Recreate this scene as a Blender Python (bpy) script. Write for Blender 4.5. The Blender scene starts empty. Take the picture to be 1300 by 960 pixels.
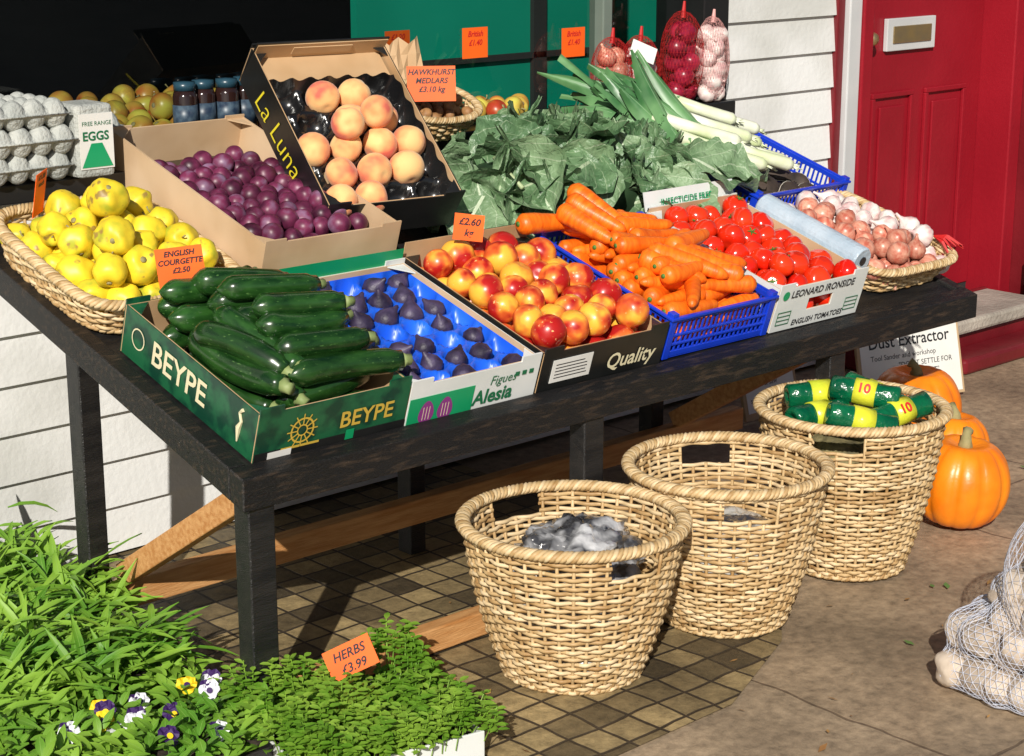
import bpy, bmesh, math, random
import numpy as np
from mathutils import Matrix, Vector, Euler, noise
R=random.Random(7)
sc=bpy.context.scene
COL=sc.collection
rad=math.radians
# ------------------------------------------------------------------ materials
def M(name,c1,c2=None,rough=.5,scale=8,bump=0,bscale=40,coat=0,rnd=0,lo=.35,hi=.65,metal=0,stretch=None,sss=0,spec=.5,c3=None,dist=0,sheen=0,spots=None):
    m=bpy.data.materials.new(name); m.use_nodes=True
    nt=m.node_tree; N=nt.nodes; L=nt.links
    b=N['Principled BSDF']
    b.inputs['Roughness'].default_value=rough
    b.inputs['Metallic'].default_value=metal
    b.inputs['Specular IOR Level'].default_value=spec
    if coat:
        b.inputs['Coat Weight'].default_value=coat; b.inputs['Coat Roughness'].default_value=.12
    if sheen: b.inputs['Sheen Weight'].default_value=sheen
    tc=N.new('ShaderNodeTexCoord'); src=tc.outputs['Object']
    if stretch:
        mp=N.new('ShaderNodeMapping'); mp.inputs['Scale'].default_value=stretch
        L.new(src,mp.inputs[0]); src=mp.outputs[0]
    oi=N.new('ShaderNodeObjectInfo')
    mul=N.new('ShaderNodeMath'); mul.operation='MULTIPLY'; mul.inputs[1].default_value=57.0
    L.new(oi.outputs['Random'],mul.inputs[0])
    out=None
    if c2 is not None:
        n=N.new('ShaderNodeTexNoise'); n.noise_dimensions='4D'; n.inputs['Scale'].default_value=scale
        n.inputs['Detail'].default_value=2.5; n.inputs['Distortion'].default_value=dist
        L.new(src,n.inputs['Vector']); L.new(mul.outputs[0],n.inputs['W'])
        r=N.new('ShaderNodeValToRGB')
        r.color_ramp.elements[0].position=lo; r.color_ramp.elements[1].position=hi
        r.color_ramp.elements[0].color=(*c1,1); r.color_ramp.elements[1].color=(*c2,1)
        if c3 is not None:
            e=r.color_ramp.elements.new((lo+hi)/2); e.color=(*c3,1)
        L.new(n.outputs[0],r.inputs[0]); out=r.outputs[0]
    else:
        rg=N.new('ShaderNodeRGB'); rg.outputs[0].default_value=(*c1,1); out=rg.outputs[0]
    if spots:
        sc_,amt,colr=spots
        n5=N.new('ShaderNodeTexNoise'); n5.noise_dimensions='4D'; n5.inputs['Scale'].default_value=sc_; n5.inputs['Detail'].default_value=2
        L.new(src,n5.inputs['Vector']); L.new(mul.outputs[0],n5.inputs['W'])
        mr5=N.new('ShaderNodeMapRange'); mr5.inputs['From Min'].default_value=amt; mr5.inputs['From Max'].default_value=amt+.07; L.new(n5.outputs[0],mr5.inputs[0])
        mx=N.new('ShaderNodeMixRGB'); mx.inputs[2].default_value=(*colr,1); L.new(mr5.outputs[0],mx.inputs[0]); L.new(out,mx.inputs[1]); out=mx.outputs[0]
    if rnd:
        h=N.new('ShaderNodeHueSaturation')
        mr=N.new('ShaderNodeMapRange'); mr.inputs['To Min'].default_value=1-rnd; mr.inputs['To Max'].default_value=1+rnd
        L.new(oi.outputs['Random'],mr.inputs[0]); L.new(mr.outputs[0],h.inputs['Value'])
        L.new(out,h.inputs['Color']); out=h.outputs[0]
    L.new(out,b.inputs['Base Color'])
    if bump:
        n2=N.new('ShaderNodeTexNoise'); n2.inputs['Scale'].default_value=bscale; n2.inputs['Detail'].default_value=2
        L.new(src,n2.inputs['Vector'])
        bp=N.new('ShaderNodeBump'); bp.inputs['Strength'].default_value=bump; bp.inputs['Distance'].default_value=.01
        L.new(n2.outputs[0],bp.inputs['Height']); L.new(bp.outputs[0],b.inputs['Normal'])
    return m

wick=[M('wicker_a',(.50,.34,.16),(.68,.50,.28),.55,30),
      M('wicker_b',(.36,.21,.08),(.56,.39,.19),.55,30),
      M('wicker_c',(.60,.45,.25),(.75,.58,.36),.55,30)]
m_black=M('black_painted_wood',(.008,.008,.009),(.022,.02,.019),.4,6,.4,60,stretch=(1,8,8))
m_edge=M('worn_dark_wood',(.008,.007,.007),(.075,.048,.03),.45,9,.5,60,stretch=(2,12,12),lo=.52,hi=.85)
m_timber=M('pine_timber',(.46,.20,.06),(.62,.33,.13),.6,10,.3,40,stretch=(1,10,10))
m_white=M('white_weatherboard',(.60,.60,.57),(.8,.8,.79),.5,3,.15,60,lo=.3,hi=.5)
m_red=M('red_gloss_paint',(.24,.007,.015),(.30,.010,.020),.35,3,.12,50,spec=.35)
m_reddk=M('dark_red_paint',(.13,.006,.010),(.18,.010,.016),.4,6,.12,50)
m_grey=M('grey_paint',(.5,.51,.52),(.6,.6,.6),.5,4)
m_frame=M('shop_front_black',(.008,.008,.009),(.018,.018,.018),.35,4)
m_teal=M('teal_board',(.0,.30,.20),(.005,.38,.26),.5,2)
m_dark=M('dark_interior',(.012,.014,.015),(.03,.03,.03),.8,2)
m_stone=M('step_stone',(.28,.25,.21),(.44,.39,.33),.8,9,.5,60)
m_card=M('cardboard',(.44,.27,.13),(.58,.39,.22),.7,6,.12,18)
m_cardl=M('pale_cardboard',(.52,.35,.20),(.66,.48,.31),.7,6,.12,18)
m_bgreen=M('printed_green_card',(.004,.045,.025),(.012,.11,.045),.35,26,.08,18,lo=.42,hi=.58)
m_bblack=M('printed_black_card',(.008,.009,.009),(.02,.02,.02),.3,5,.08,18)
m_bwhite=M('printed_white_card',(.66,.69,.67),(.78,.79,.78),.4,5,.08,18)
m_lgreen=M('printed_bright_green',(.0,.28,.10),(.01,.33,.13),.4,5)
m_gold=M('gold_ink',(.62,.42,.06),None,.4)
m_cream=M('cream_ink',(.75,.68,.45),None,.5)
m_ink=M('black_ink',(.015,.015,.02),None,.5)
m_dgreen=M('green_ink',(.01,.15,.06),None,.5)
m_purple=M('purple_ink',(.25,.04,.22),None,.5)
m_yel=M('yellow_ink',(.85,.72,.03),None,.5)
m_ygl=M('yellow_green_label',(.55,.62,.04),(.70,.68,.04),.3,20,.2,60)
m_redink=M('red_ink',(.6,.02,.02),None,.5)
m_orange=M('fluorescent_orange_card',(1.0,.15,.012),(.92,.12,.01),.5,5)
m_paper=M('white_paper',(.70,.69,.65),(.8,.79,.76),.6,6)
m_tan=M('tan_panel',(.42,.28,.16),(.5,.35,.2),.6,6)
m_blue=M('blue_plastic',(.006,.04,.50),(.012,.055,.64),.3,6,spec=.6)
m_bluetray=M('blue_fruit_tray',(.01,.10,.72),(.02,.15,.86),.35,8)
m_blacktray=M('black_fruit_tray',(.008,.008,.009),(.015,.015,.015),.2,8,spec=.7)
m_roll=M('plastic_roll',(.38,.47,.56),(.52,.60,.68),.28,12,.3,60)
m_pulp=M('egg_carton_pulp',(.36,.38,.36),(.48,.49,.46),.9,20,.5,120)
m_jar=M('dark_jar',(.014,.008,.008),(.03,.012,.01),.1,8,coat=.6)
m_lid=M('jar_lid',(.02,.06,.09),None,.3)
m_jlab=M('jar_label',(.015,.03,.06),(.07,.11,.15),.4,60)
m_brass=M('brass',(.55,.40,.18),(.45,.35,.2),.35,20,metal=.8)
# produce
m_courg=M('courgette_skin',(.005,.028,.005),(.022,.08,.014),.25,60,rnd=.35,coat=.3,stretch=(.35,1,1),spots=(260,.64,(.07,.16,.04)))
m_cstem=M('courgette_stem',(.20,.27,.09),(.28,.33,.13),.6,50)
m_fig=M('fig_skin',(.018,.012,.035),(.07,.05,.11),.5,40,.2,90,rnd=.3)
m_nect=M('nectarine_skin',(.42,.012,.010),(.92,.46,.05),.33,15,rnd=.1,coat=.12,lo=.45,hi=.60,c3=(.76,.15,.03),spots=(120,.66,(.9,.5,.2)))
m_peach=M('peach_skin',(.60,.12,.08),(.90,.54,.22),.85,15,rnd=.08,lo=.36,hi=.58,sheen=.2,c3=(.86,.36,.14))
m_carrot=M('carrot_skin',(.76,.11,.003),(.92,.20,.010),.42,34,.12,80,rnd=.15,stretch=(3.5,1,1))
m_tom=M('tomato_skin',(.72,.012,.004),(.84,.045,.008),.16,10,rnd=.14,coat=.5)
m_calyx=M('calyx_green',(.05,.14,.02),(.08,.2,.03),.6,20)
m_quince=M('quince_skin',(.42,.44,.03),(.86,.64,.03),.45,24,rnd=.12,lo=.32,hi=.50,spots=(38,.61,(.34,.22,.05)))
m_plum=M('plum_skin',(.045,.006,.022),(.24,.16,.26),.42,26,rnd=.3,c3=(.15,.022,.065),lo=.36,hi=.74)
m_onion=M('onion_skin',(.46,.11,.07),(.66,.34,.24),.35,30,rnd=.2,stretch=(3,3,.6))
m_ronion=M('red_onion_skin',(.16,.004,.02),(.34,.02,.05),.3,30,rnd=.2)
m_garlic=M('garlic_skin',(.62,.38,.38),(.82,.77,.72),.5,40,rnd=.08,c3=(.74,.60,.57))
m_medlar=M('medlar_skin',(.20,.09,.03),(.35,.18,.07),.6,40,rnd=.2)
m_apple=M('apple_skin',(.45,.05,.02),(.55,.50,.08),.35,12,rnd=.2)
m_pump=M('pumpkin_skin',(.82,.17,.004),(.94,.27,.010),.35,10,.12,40)
m_pstem=M('pumpkin_stem',(.25,.22,.09),(.35,.3,.14),.8,30,.4)
m_leekw=M('leek_white',(.58,.66,.36),(.80,.82,.68),.4,14,stretch=(1,1,1))
m_mush=M('mushroom_cap',(.02,.014,.012),(.06,.04,.03),.7,30,.3)
m_mushw=M('mushroom_rim',(.62,.56,.48),(.7,.66,.58),.7,30)
m_net=M('net_blue_white',(.56,.59,.70),None,.5)
m_netr=M('net_red',(.50,.01,.01),None,.5)
m_netp=M('net_pink',(.70,.35,.33),None,.5)
m_potato=M('potato_skin',(.40,.32,.25),(.58,.49,.40),.7,20,.2,60,rnd=.15)
m_soil=M('compost',(.02,.014,.01),(.05,.035,.025),.95,40,.8,80)
m_bag=M('crinkled_plastic_bag',(.05,.05,.055),(.62,.62,.64),.10,16,1.0,34,coat=1,lo=.42,hi=.64)  # dark grey plastic; near-white blotches paint its highlights into the colour
m_bagw=M('clear_plastic_bag',(.42,.40,.36),(.6,.58,.55),.2,9,.8,30,coat=.5)
m_binroll=M('green_bin_liner',(.0,.07,.030),(.003,.13,.05),.20,20,.5,60,coat=.3)
def leafmat(name,ca,cb,vein,nv=7,rough=.5,trans=0,sc_=9):
    m=bpy.data.materials.new(name); m.use_nodes=True; nt=m.node_tree;N=nt.nodes;L=nt.links;b=N['Principled BSDF']
    b.inputs['Roughness'].default_value=rough
    uv=N.new('ShaderNodeUVMap'); sp=N.new('ShaderNodeSeparateXYZ'); L.new(uv.outputs[0],sp.inputs[0])
    def mt(op,a,bv=None):
        n=N.new('ShaderNodeMath'); n.operation=op
        for i,x in enumerate((a,bv)):
            if x is None: continue
            if isinstance(x,(int,float)): n.inputs[i].default_value=x
            else: L.new(x,n.inputs[i])
        return n.outputs[0]
    av=mt('ABSOLUTE',mt('SUBTRACT',sp.outputs[0],.5))
    mid=mt('LESS_THAN',av,.022)
    tc=N.new('ShaderNodeTexCoord')
    if nv:
        nw=N.new('ShaderNodeTexNoise'); nw.inputs['Scale'].default_value=14; nw.inputs['Detail'].default_value=1; L.new(tc.outputs['Object'],nw.inputs['Vector'])
        vv=mt('ADD',sp.outputs[1],mt('MULTIPLY',nw.outputs[0],.12))
        side=mt('LESS_THAN',mt('ABSOLUTE',mt('SUBTRACT',mt('FRACT',mt('MULTIPLY',mt('SUBTRACT',vv,mt('MULTIPLY',av,.9)),nv)),.5)),.035)
        mask=mt('MAXIMUM',mid,mt('MULTIPLY',side,.45))
    else: mask=mid
    n=N.new('ShaderNodeTexNoise'); n.inputs['Scale'].default_value=sc_; n.inputs['Detail'].default_value=3; L.new(tc.outputs['Object'],n.inputs['Vector'])
    r=N.new('ShaderNodeValToRGB'); r.color_ramp.elements[0].position=.38; r.color_ramp.elements[1].position=.62
    r.color_ramp.elements[0].color=(*ca,1); r.color_ramp.elements[1].color=(*cb,1); L.new(n.outputs[0],r.inputs[0])
    mx=N.new('ShaderNodeMixRGB'); mx.inputs[2].default_value=(*vein,1); L.new(mask,mx.inputs[0]); L.new(r.outputs[0],mx.inputs[1])
    L.new(mx.outputs[0],b.inputs['Base Color'])
    if nv:
        bp=N.new('ShaderNodeBump'); bp.inputs['Strength'].default_value=.9; bp.inputs['Distance'].default_value=.008
        n3=N.new('ShaderNodeTexNoise'); n3.inputs['Scale'].default_value=55; n3.inputs['Detail'].default_value=2; n3.inputs['Distortion'].default_value=.6; L.new(tc.outputs['Object'],n3.inputs['Vector'])
        L.new(n3.outputs[0],bp.inputs['Height']); L.new(bp.outputs[0],b.inputs['Normal'])
    if trans:
        tr=N.new('ShaderNodeBsdfTranslucent'); L.new(mx.outputs[0],tr.inputs[0]); ms=N.new('ShaderNodeMixShader'); ms.inputs[0].default_value=trans
        L.new(b.outputs[0],ms.inputs[1]); L.new(tr.outputs[0],ms.inputs[2]); L.new(ms.outputs[0],N['Material Output'].inputs[0])
    return m
m_cabb=leafmat('cabbage_leaf',(.065,.14,.06),(.13,.23,.11),(.38,.47,.30),6,.42,0,16)
m_cabb2=leafmat('cabbage_leaf_pale',(.12,.21,.10),(.22,.33,.18),(.48,.56,.40),5,.5,0,16)
m_leek=leafmat('leek_leaf',(.045,.15,.05),(.14,.30,.12),(.20,.34,.18),0,.38)
m_grass=leafmat('lance_leaf',(.10,.27,.02),(.27,.47,.05),(.28,.46,.10),0,.5,.25,6)
m_herb=leafmat('herb_leaf',(.11,.26,.015),(.27,.44,.05),(.22,.4,.06),0,.5,.2,14)
m_petw=M('petal_white',(.75,.75,.8),None,.6); m_pety=M('petal_yellow',(.85,.6,.01),None,.6); m_petp=M('petal_violet',(.04,.01,.10),None,.6)

# ------------------------------------------------------------------ mesh builder
class MB:
    def __init__(s): s.v=[];s.f=[];s.m=[];s.uv=[];s.hasuv=False
    def add(s,vs,fs,mi=0,uv=None):
        o=len(s.v); s.v+=[tuple(x) for x in vs]; s.f+=[tuple(i+o for i in f) for f in fs]
        s.m+= (list(mi) if isinstance(mi,(list,tuple)) else [mi]*len(fs))
        if uv: s.hasuv=True; s.uv+=list(uv)
        else: s.uv+=[(0,0)]*len(vs)
    def box(s,x0,y0,z0,x1,y1,z1,mi=0,T=None):
        vs=[Vector((x,y,z)) for z in (z0,z1) for y in (y0,y1) for x in (x0,x1)]
        if T is not None: vs=[T@v for v in vs]
        s.add(vs,[(0,2,3,1),(4,5,7,6),(0,1,5,4),(2,6,7,3),(0,4,6,2),(1,3,7,5)],mi)
    def tube(s,pts,rads,seg=8,mi=0,cap=True,closed=False,squash=1,ridge=0,nr=5):
        pts=[Vector(p) for p in pts]; n=len(pts)
        if not hasattr(rads,'__len__'): rads=[rads]*n
        vs=[];nrm=None
        for i,p in enumerate(pts):
            if closed: t=pts[(i+1)%n]-pts[i-1]
            else: t=pts[min(i+1,n-1)]-pts[max(i-1,0)]
            t.normalize()
            if nrm is None:
                ref=Vector((0,0,1)) if abs(t.z)<.9 else Vector((1,0,0))
                nrm=ref-t*ref.dot(t)
            else: nrm=nrm-t*nrm.dot(t)
            nrm.normalize(); b=t.cross(nrm)
            for k in range(seg):
                a=2*math.pi*k/seg; q=rads[i]*(1+ridge*math.cos(nr*a))
                vs.append(p+nrm*(math.cos(a)*q*squash)+b*(math.sin(a)*q))
        fs=[]
        for i in range(n if closed else n-1):
            j=(i+1)%n
            for k in range(seg):
                k2=(k+1)%seg
                fs.append((i*seg+k,i*seg+k2,j*seg+k2,j*seg+k))
        if cap and not closed:
            fs.append(tuple(range(seg))[::-1]); fs.append(tuple((n-1)*seg+k for k in range(seg)))
        s.add(vs,fs,mi)
    def mesh(s,name,mats,smooth=False):
        me=bpy.data.meshes.new(name); me.from_pydata(s.v,[],s.f)
        for m in mats: me.materials.append(m)
        me.polygons.foreach_set('material_index',s.m)
        if smooth: me.polygons.foreach_set('use_smooth',[True]*len(s.f))
        if s.hasuv:
            ul=me.uv_layers.new(name='UVMap')
            li=np.zeros(len(me.loops),dtype=np.int32); me.loops.foreach_get('vertex_index',li)
            u=np.array(s.uv,dtype=np.float32)[li]; ul.data.foreach_set('uv',u.ravel())
        me.update(); return me
    def obj(s,name,mats,parent=None,T=None,smooth=False,bevel=0):
        return put(name,s.mesh(name,mats,smooth),parent,T,bevel)
def put(name,me,parent=None,T=None,bevel=0):
    o=bpy.data.objects.new(name,me); COL.objects.link(o)
    if parent: o.parent=parent
    if T is not None: o.matrix_basis=T
    if bevel:
        b=o.modifiers.new('bevel','BEVEL'); b.width=bevel; b.segments=2; b.limit_method='ANGLE'
    return o
def empty(name,T=None):
    o=bpy.data.objects.new(name,None); COL.objects.link(o); o.empty_display_size=.05
    if T is not None: o.matrix_basis=T
    return o
def Tr(x,y,z): return Matrix.Translation((x,y,z))
def Rx(a): return Matrix.Rotation(a,4,'X')
def Ry(a): return Matrix.Rotation(a,4,'Y')
def Rz(a): return Matrix.Rotation(a,4,'Z')
def rrot(): return Euler((R.uniform(0,6.28),R.uniform(0,6.28),R.uniform(0,6.28))).to_matrix().to_4x4()
def basis(x,y,z,p=(0,0,0)):
    m=Matrix((x,y,z)).transposed().to_4x4(); m.translation=p; return m
def lathe(name,prof,mats,seg=24,mod=None,mi=0,mb=None):
    b=mb or MB(); vs=[]
    for (r,z) in prof:
        for k in range(seg):
            a=2*math.pi*k/seg; v=Vector((r*math.cos(a),r*math.sin(a),z))
            if mod: v=mod(v,a)
            vs.append(v)
    fs=[]
    for i in range(len(prof)-1):
        for k in range(seg):
            k2=(k+1)%seg; fs.append((i*seg+k,i*seg+k2,(i+1)*seg+k2,(i+1)*seg+k))
    fs.append(tuple(range(seg))[::-1]); n=len(prof)-1; fs.append(tuple(n*seg+k for k in range(seg)))
    b.add(vs,fs,mi)
    if mb: return None
    return b.mesh(name,mats,True)
def fruit(name,r,mats,squ=1,groove=0,dimple=.12,lump=0,seed=0,neck=0,stem=False):
    prof=[]
    n=16
    for i in range(n+1):
        a=math.pi*i/n; z=-r*squ*math.cos(a); rr=r*math.sin(a)+1e-4
        d=math.exp(-(math.sin(a)/.35)**2)
        z*=1-dimple*d
        if neck and z>0: rr*=1-neck*(z/r)
        prof.append((rr,z))
    def mod(v,a):
        g=1-groove*math.exp(-((min(a,2*math.pi-a))/.22)**2)
        w=Vector((v.x*g,v.y*g,v.z))
        if lump: w*=1+lump*noise.noise(w*(1.5/r)+Vector((seed*3.1,0,0)))
        return w
    b=MB(); lathe(name,prof,mats,22,mod,0,b)
    if stem:
        b.tube([(0,0,r*squ*.8),(.001,0,r*squ*1.05),(.004,.002,r*squ*1.22)],[.0022,.0016,.0022],6,1)
        b.tube([(0,0,-r*squ*.86),(0,0,-r*squ*.80)],[.006,.007],7,1)
    return b.mesh(name,mats,True)
def text(body,T,size,mat,parent=None,shear=0,al='LEFT',name='lettering',bold=0):
    c=bpy.data.curves.new(name,'FONT'); c.body=body; c.size=size; c.shear=shear; c.align_x=al; c.offset=bold
    c.materials.append(mat); c.resolution_u=3
    o=bpy.data.objects.new(name,c); COL.objects.link(o); o.parent=parent; o.matrix_basis=T
    return o
FRONT=Rx(rad(90))
LEFT=basis(Vector((0,-1,0)),Vector((0,0,1)),Vector((-1,0,0)))

def pack(n,r,W,D,seed,rim=.1,x0=0,y0=0,it=260,inw=.8):
    g=np.random.RandomState(seed)
    P=np.stack([g.uniform(r,W-r,n),g.uniform(r,D-r,n),r+g.uniform(0,6*r,n)],1)
    rr=np.full(n,r)*g.uniform(.88,1.08,n)
    for k in range(it):
        if k<it-25: P[:,2]-=.0035
        d=P[:,None]-P[None]; dist=np.sqrt((d**2).sum(-1))+1e-9
        np.fill_diagonal(dist,9)
        ov=(rr[:,None]+rr[None])*.97-dist; ov[ov<0]=0
        P+=(d/dist[...,None]*ov[...,None]*.32).sum(1)
        ex=np.clip(P[:,2]-rim,0,None)*inw
        P[:,0]=np.clip(P[:,0],rr+ex,W-rr-ex); P[:,1]=np.clip(P[:,1],rr+ex,D-rr-ex)
        P[:,2]=np.maximum(P[:,2],rr)
    P[:,0]+=x0;P[:,1]+=y0
    return P,rr/r
ALPHA=math.atan(.31); TY=2.78; TZ=.54
def tz(y): return TZ+.31*(y-TY)
def slope(x,y,dz=0,yaw=0,extra=0): return Tr(x,y,tz(y)+dz)@Rz(yaw)@Rx(ALPHA+extra)

# ------------------------------------------------------------------ ground
def groundmat(name,w,h,off,cols,mort,msize,nscale,bump,warp=.014):
    m=bpy.data.materials.new(name); m.use_nodes=True; nt=m.node_tree;N=nt.nodes;L=nt.links;b=N['Principled BSDF']
    tc=N.new('ShaderNodeTexCoord')
    br=N.new('ShaderNodeTexBrick'); br.offset=off; br.inputs['Scale'].default_value=1
    br.inputs['Brick Width'].default_value=w; br.inputs['Row Height'].default_value=h; br.inputs['Mortar Size'].default_value=msize
    br.inputs['Mortar Smooth'].default_value=.4
    br.inputs['Color1'].default_value=(*cols[0],1); br.inputs['Color2'].default_value=(*cols[1],1); br.inputs['Mortar'].default_value=(*mort,1)
    nz=N.new('ShaderNodeTexNoise'); nz.inputs['Scale'].default_value=6; L.new(tc.outputs['Object'],nz.inputs['Vector'])
    vm=N.new('ShaderNodeVectorMath'); vm.operation='MULTIPLY_ADD'; vm.inputs[1].default_value=(warp,warp,0); L.new(nz.outputs['Color'],vm.inputs[0]); L.new(tc.outputs['Object'],vm.inputs[2])
    L.new(vm.outputs[0],br.inputs['Vector'])
    n=N.new('ShaderNodeTexNoise'); n.inputs['Scale'].default_value=nscale; n.inputs['Detail'].default_value=6; n.inputs['Roughness'].default_value=.75
    L.new(tc.outputs['Object'],n.inputs['Vector'])
    mr=N.new('ShaderNodeMapRange'); mr.inputs['From Min'].default_value=.3; mr.inputs['From Max'].default_value=.7; mr.inputs['To Min'].default_value=.5; mr.inputs['To Max'].default_value=1.35
    L.new(n.outputs[0],mr.inputs[0])
    n4=N.new('ShaderNodeTexNoise'); n4.inputs['Scale'].default_value=2.3; n4.inputs['Detail'].default_value=4; L.new(tc.outputs['Object'],n4.inputs['Vector'])
    mr4=N.new('ShaderNodeMapRange'); mr4.inputs['From Min'].default_value=.35; mr4.inputs['From Max'].default_value=.65; mr4.inputs['To Min'].default_value=.62; mr4.inputs['To Max'].default_value=1.15
    L.new(n4.outputs[0],mr4.inputs[0])
    mm=N.new('ShaderNodeMath'); mm.operation='MULTIPLY'; L.new(mr.outputs[0],mm.inputs[0]); L.new(mr4.outputs[0],mm.inputs[1])
    hs=N.new('ShaderNodeHueSaturation'); L.new(br.outputs[0],hs.inputs['Color']); L.new(mm.outputs[0],hs.inputs['Value']); L.new(hs.outputs[0],b.inputs['Base Color'])
    b.inputs['Roughness'].default_value=.6
    ad=N.new('ShaderNodeMath'); ad.operation='MULTIPLY_ADD'; ad.inputs[1].default_value=-1.5; L.new(br.outputs['Fac'],ad.inputs[0]); L.new(n.outputs[0],ad.inputs[2])
    bp=N.new('ShaderNodeBump'); bp.inputs['Strength'].default_value=bump; bp.inputs['Distance'].default_value=.006
    L.new(ad.outputs[0],bp.inputs['Height']); L.new(bp.outputs[0],b.inputs['Normal'])
    return m
m_slab=groundmat('paving_slabs',1.15,.9,.5,((.33,.24,.155),(.38,.285,.19)),(.18,.125,.08),.005,34,.45,.05)
m_tile=groundmat('forecourt_tiles',.082,.082,0,((.075,.055,.030),(.42,.31,.15)),(.045,.032,.020),.0045,26,.7,.026)
m_asph=groundmat('asphalt',9,9,0,((.05,.05,.05),(.055,.055,.052)),(.05,.05,.05),.001,60,.6)
def sheet(name,x0,y0,x1,y1,z,mat):
    b=MB(); b.add([(x0,y0,z),(x1,y0,z),(x1,y1,z),(x0,y1,z)],[(0,1,2,3)]); return b.obj(name,[mat])
sheet('ground',-60,-60,60,60,-.13,m_asph)
b=MB(); b.box(-20,.2,-.129,25,12,-.004); b.box(-20,.05,-.129,25,.2,0,1); b.obj('pavement',[m_slab,m_stone])
b=MB(); b.add([(-6,2.18,.002),(2.72,2.26,.002),(3.05,2.40,.002),(3.32,2.62,.002),(3.40,3.9,.002),(-6,3.9,.002)],[(0,1,2,3,4,5)]); b.obj('tiled_forecourt',[m_tile])
b=MB(); ml=[M('fallen_leaf',(.22,.10,.03),(.40,.22,.07),.8,30),M('fallen_leaf_green',(.10,.18,.04),None,.8)]
for k in range(90):
    x=R.uniform(2.0,4.6); y=R.uniform(1.8,3.5)
    a=R.uniform(0,6.28); L_=R.uniform(.004,.016); w_=L_*R.uniform(.25,.6); c=Vector((x,y,.0065)); d=Vector((math.cos(a),math.sin(a),R.uniform(0,.3))); n=Vector((-math.sin(a),math.cos(a),R.uniform(0,.3)))
    b.add([c-d*L_,c+n*w_,c+d*L_,c-n*w_],[(0,3,2,1)],R.choice((0,0,0,1)))
b.obj('fallen_leaves',ml)

# ------------------------------------------------------------------ shop building
WY=3.87
shop=empty('shop_building')
def siding(name,x0,x1,z0,z1,h=.117):
    b=MB(); z=z0
    while z<z1-.01:
        zt=min(z+h,z1)
        vs=[(x0,WY-.014,z),(x1,WY-.014,z),(x1,WY-.001,zt),(x0,WY-.001,zt),(x0,WY+.03,z),(x1,WY+.03,z),(x1,WY+.03,zt),(x0,WY+.03,zt)]
        b.add(vs,[(0,1,2,3),(1,5,6,2),(4,0,3,7),(5,4,7,6),(0,4,5,1),(3,2,6,7)]); z+=h
    return b.obj(name,[m_white],shop)
siding('lower_weatherboard',-6,4.50,.01,.90)
siding('side_weatherboard',4.52,5.06,.01,3.2)
siding('upper_weatherboard',-6,4.40,2.3,3.2)
b=MB(); b.box(-6,WY+.035,0,6.4,WY+.06,.94); b.box(-6,WY+.035,2.28,4.4,WY+.3,3.25); b.obj('wall_core',[m_dark],shop)
b=MB(); b.box(-6,3.80,.905,4.50,4.05,.95); b.obj('window_sill',[m_frame],shop,bevel=.004)
b=MB(); b.box(4.40,3.85,.951,4.515,4.05,3.2); b.box(-6,3.9,2.15,4.4,4.03,2.28); b.obj('window_frame',[m_frame],shop,bevel=.004)
b=MB(); b.box(4.085,3.97,.951,4.125,4.03,2.149); b.obj('mullion',[M('mullion_paint',(.16,.2,.17),(.22,.26,.22),.4,5)],shop,bevel=.004)
mg=bpy.data.materials.new('shop_glass'); mg.use_nodes=True; N=mg.node_tree.nodes; L=mg.node_tree.links; N.clear()
o_=N.new('ShaderNodeOutputMaterial'); mx=N.new('ShaderNodeMixShader'); mx.inputs[0].default_value=.06
t_=N.new('ShaderNodeBsdfTransparent'); t_.inputs[0].default_value=(.68,.72,.70,1); g_=N.new('ShaderNodeBsdfGlossy'); g_.inputs['Roughness'].default_value=.01
L.new(t_.outputs[0],mx.inputs[1]);L.new(g_.outputs[0],mx.inputs[2]);L.new(mx.outputs[0],o_.inputs[0])
b=MB(); b.add([(-6,4.005,.951),(4.4,4.005,.951),(4.4,4.005,2.15),(-6,4.005,2.15)],[(0,1,2,3)]); b.obj('window_glass',[mg],shop)
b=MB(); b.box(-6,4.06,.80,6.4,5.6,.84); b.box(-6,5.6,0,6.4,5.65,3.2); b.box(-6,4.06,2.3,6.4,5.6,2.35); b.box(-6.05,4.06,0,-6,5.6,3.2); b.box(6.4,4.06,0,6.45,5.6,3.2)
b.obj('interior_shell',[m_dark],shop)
b=MB(); b.box(3.75,4.72,.841,6.2,4.75,1.9); b.box(3.2,4.5,.841,3.74,4.53,1.0,0); b.obj('interior_teal_board',[m_teal],shop)
b=MB(); b.box(4.5,4.70,.841,4.56,4.719,1.9); b.box(3.75,4.70,1.02,6.2,4.715,1.04); b.obj('interior_trim',[m_dark],shop)
b=MB()
b.box(5.06,3.85,0,5.10,3.9,3.2,1); b.box(5.10,3.83,0,5.165,3.9,3.2,2); b.box(5.165,3.82,.15,5.22,3.95,2.2,0)
b.box(5.98,3.76,0,6.05,3.95,3.2,0); b.box(6.05,3.70,0,6.20,3.93,3.2,1); b.box(6.20,3.64,0,6.42,3.94,3.2,0); b.box(6.42,3.80,0,9,3.9,3.2,2)
b.box(5.165,3.82,2.2,5.98,3.95,3.2,0); b.box(5.165,3.81,0,5.979,3.829,.149,1)
b.box(5.96,3.58,0,6.30,3.639,.30,1)
b.obj('door_frame',[m_red,m_reddk,m_grey],shop,bevel=.005)
b=MB(); b.box(5.221,3.90,.155,5.979,3.94,2.2)
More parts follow.
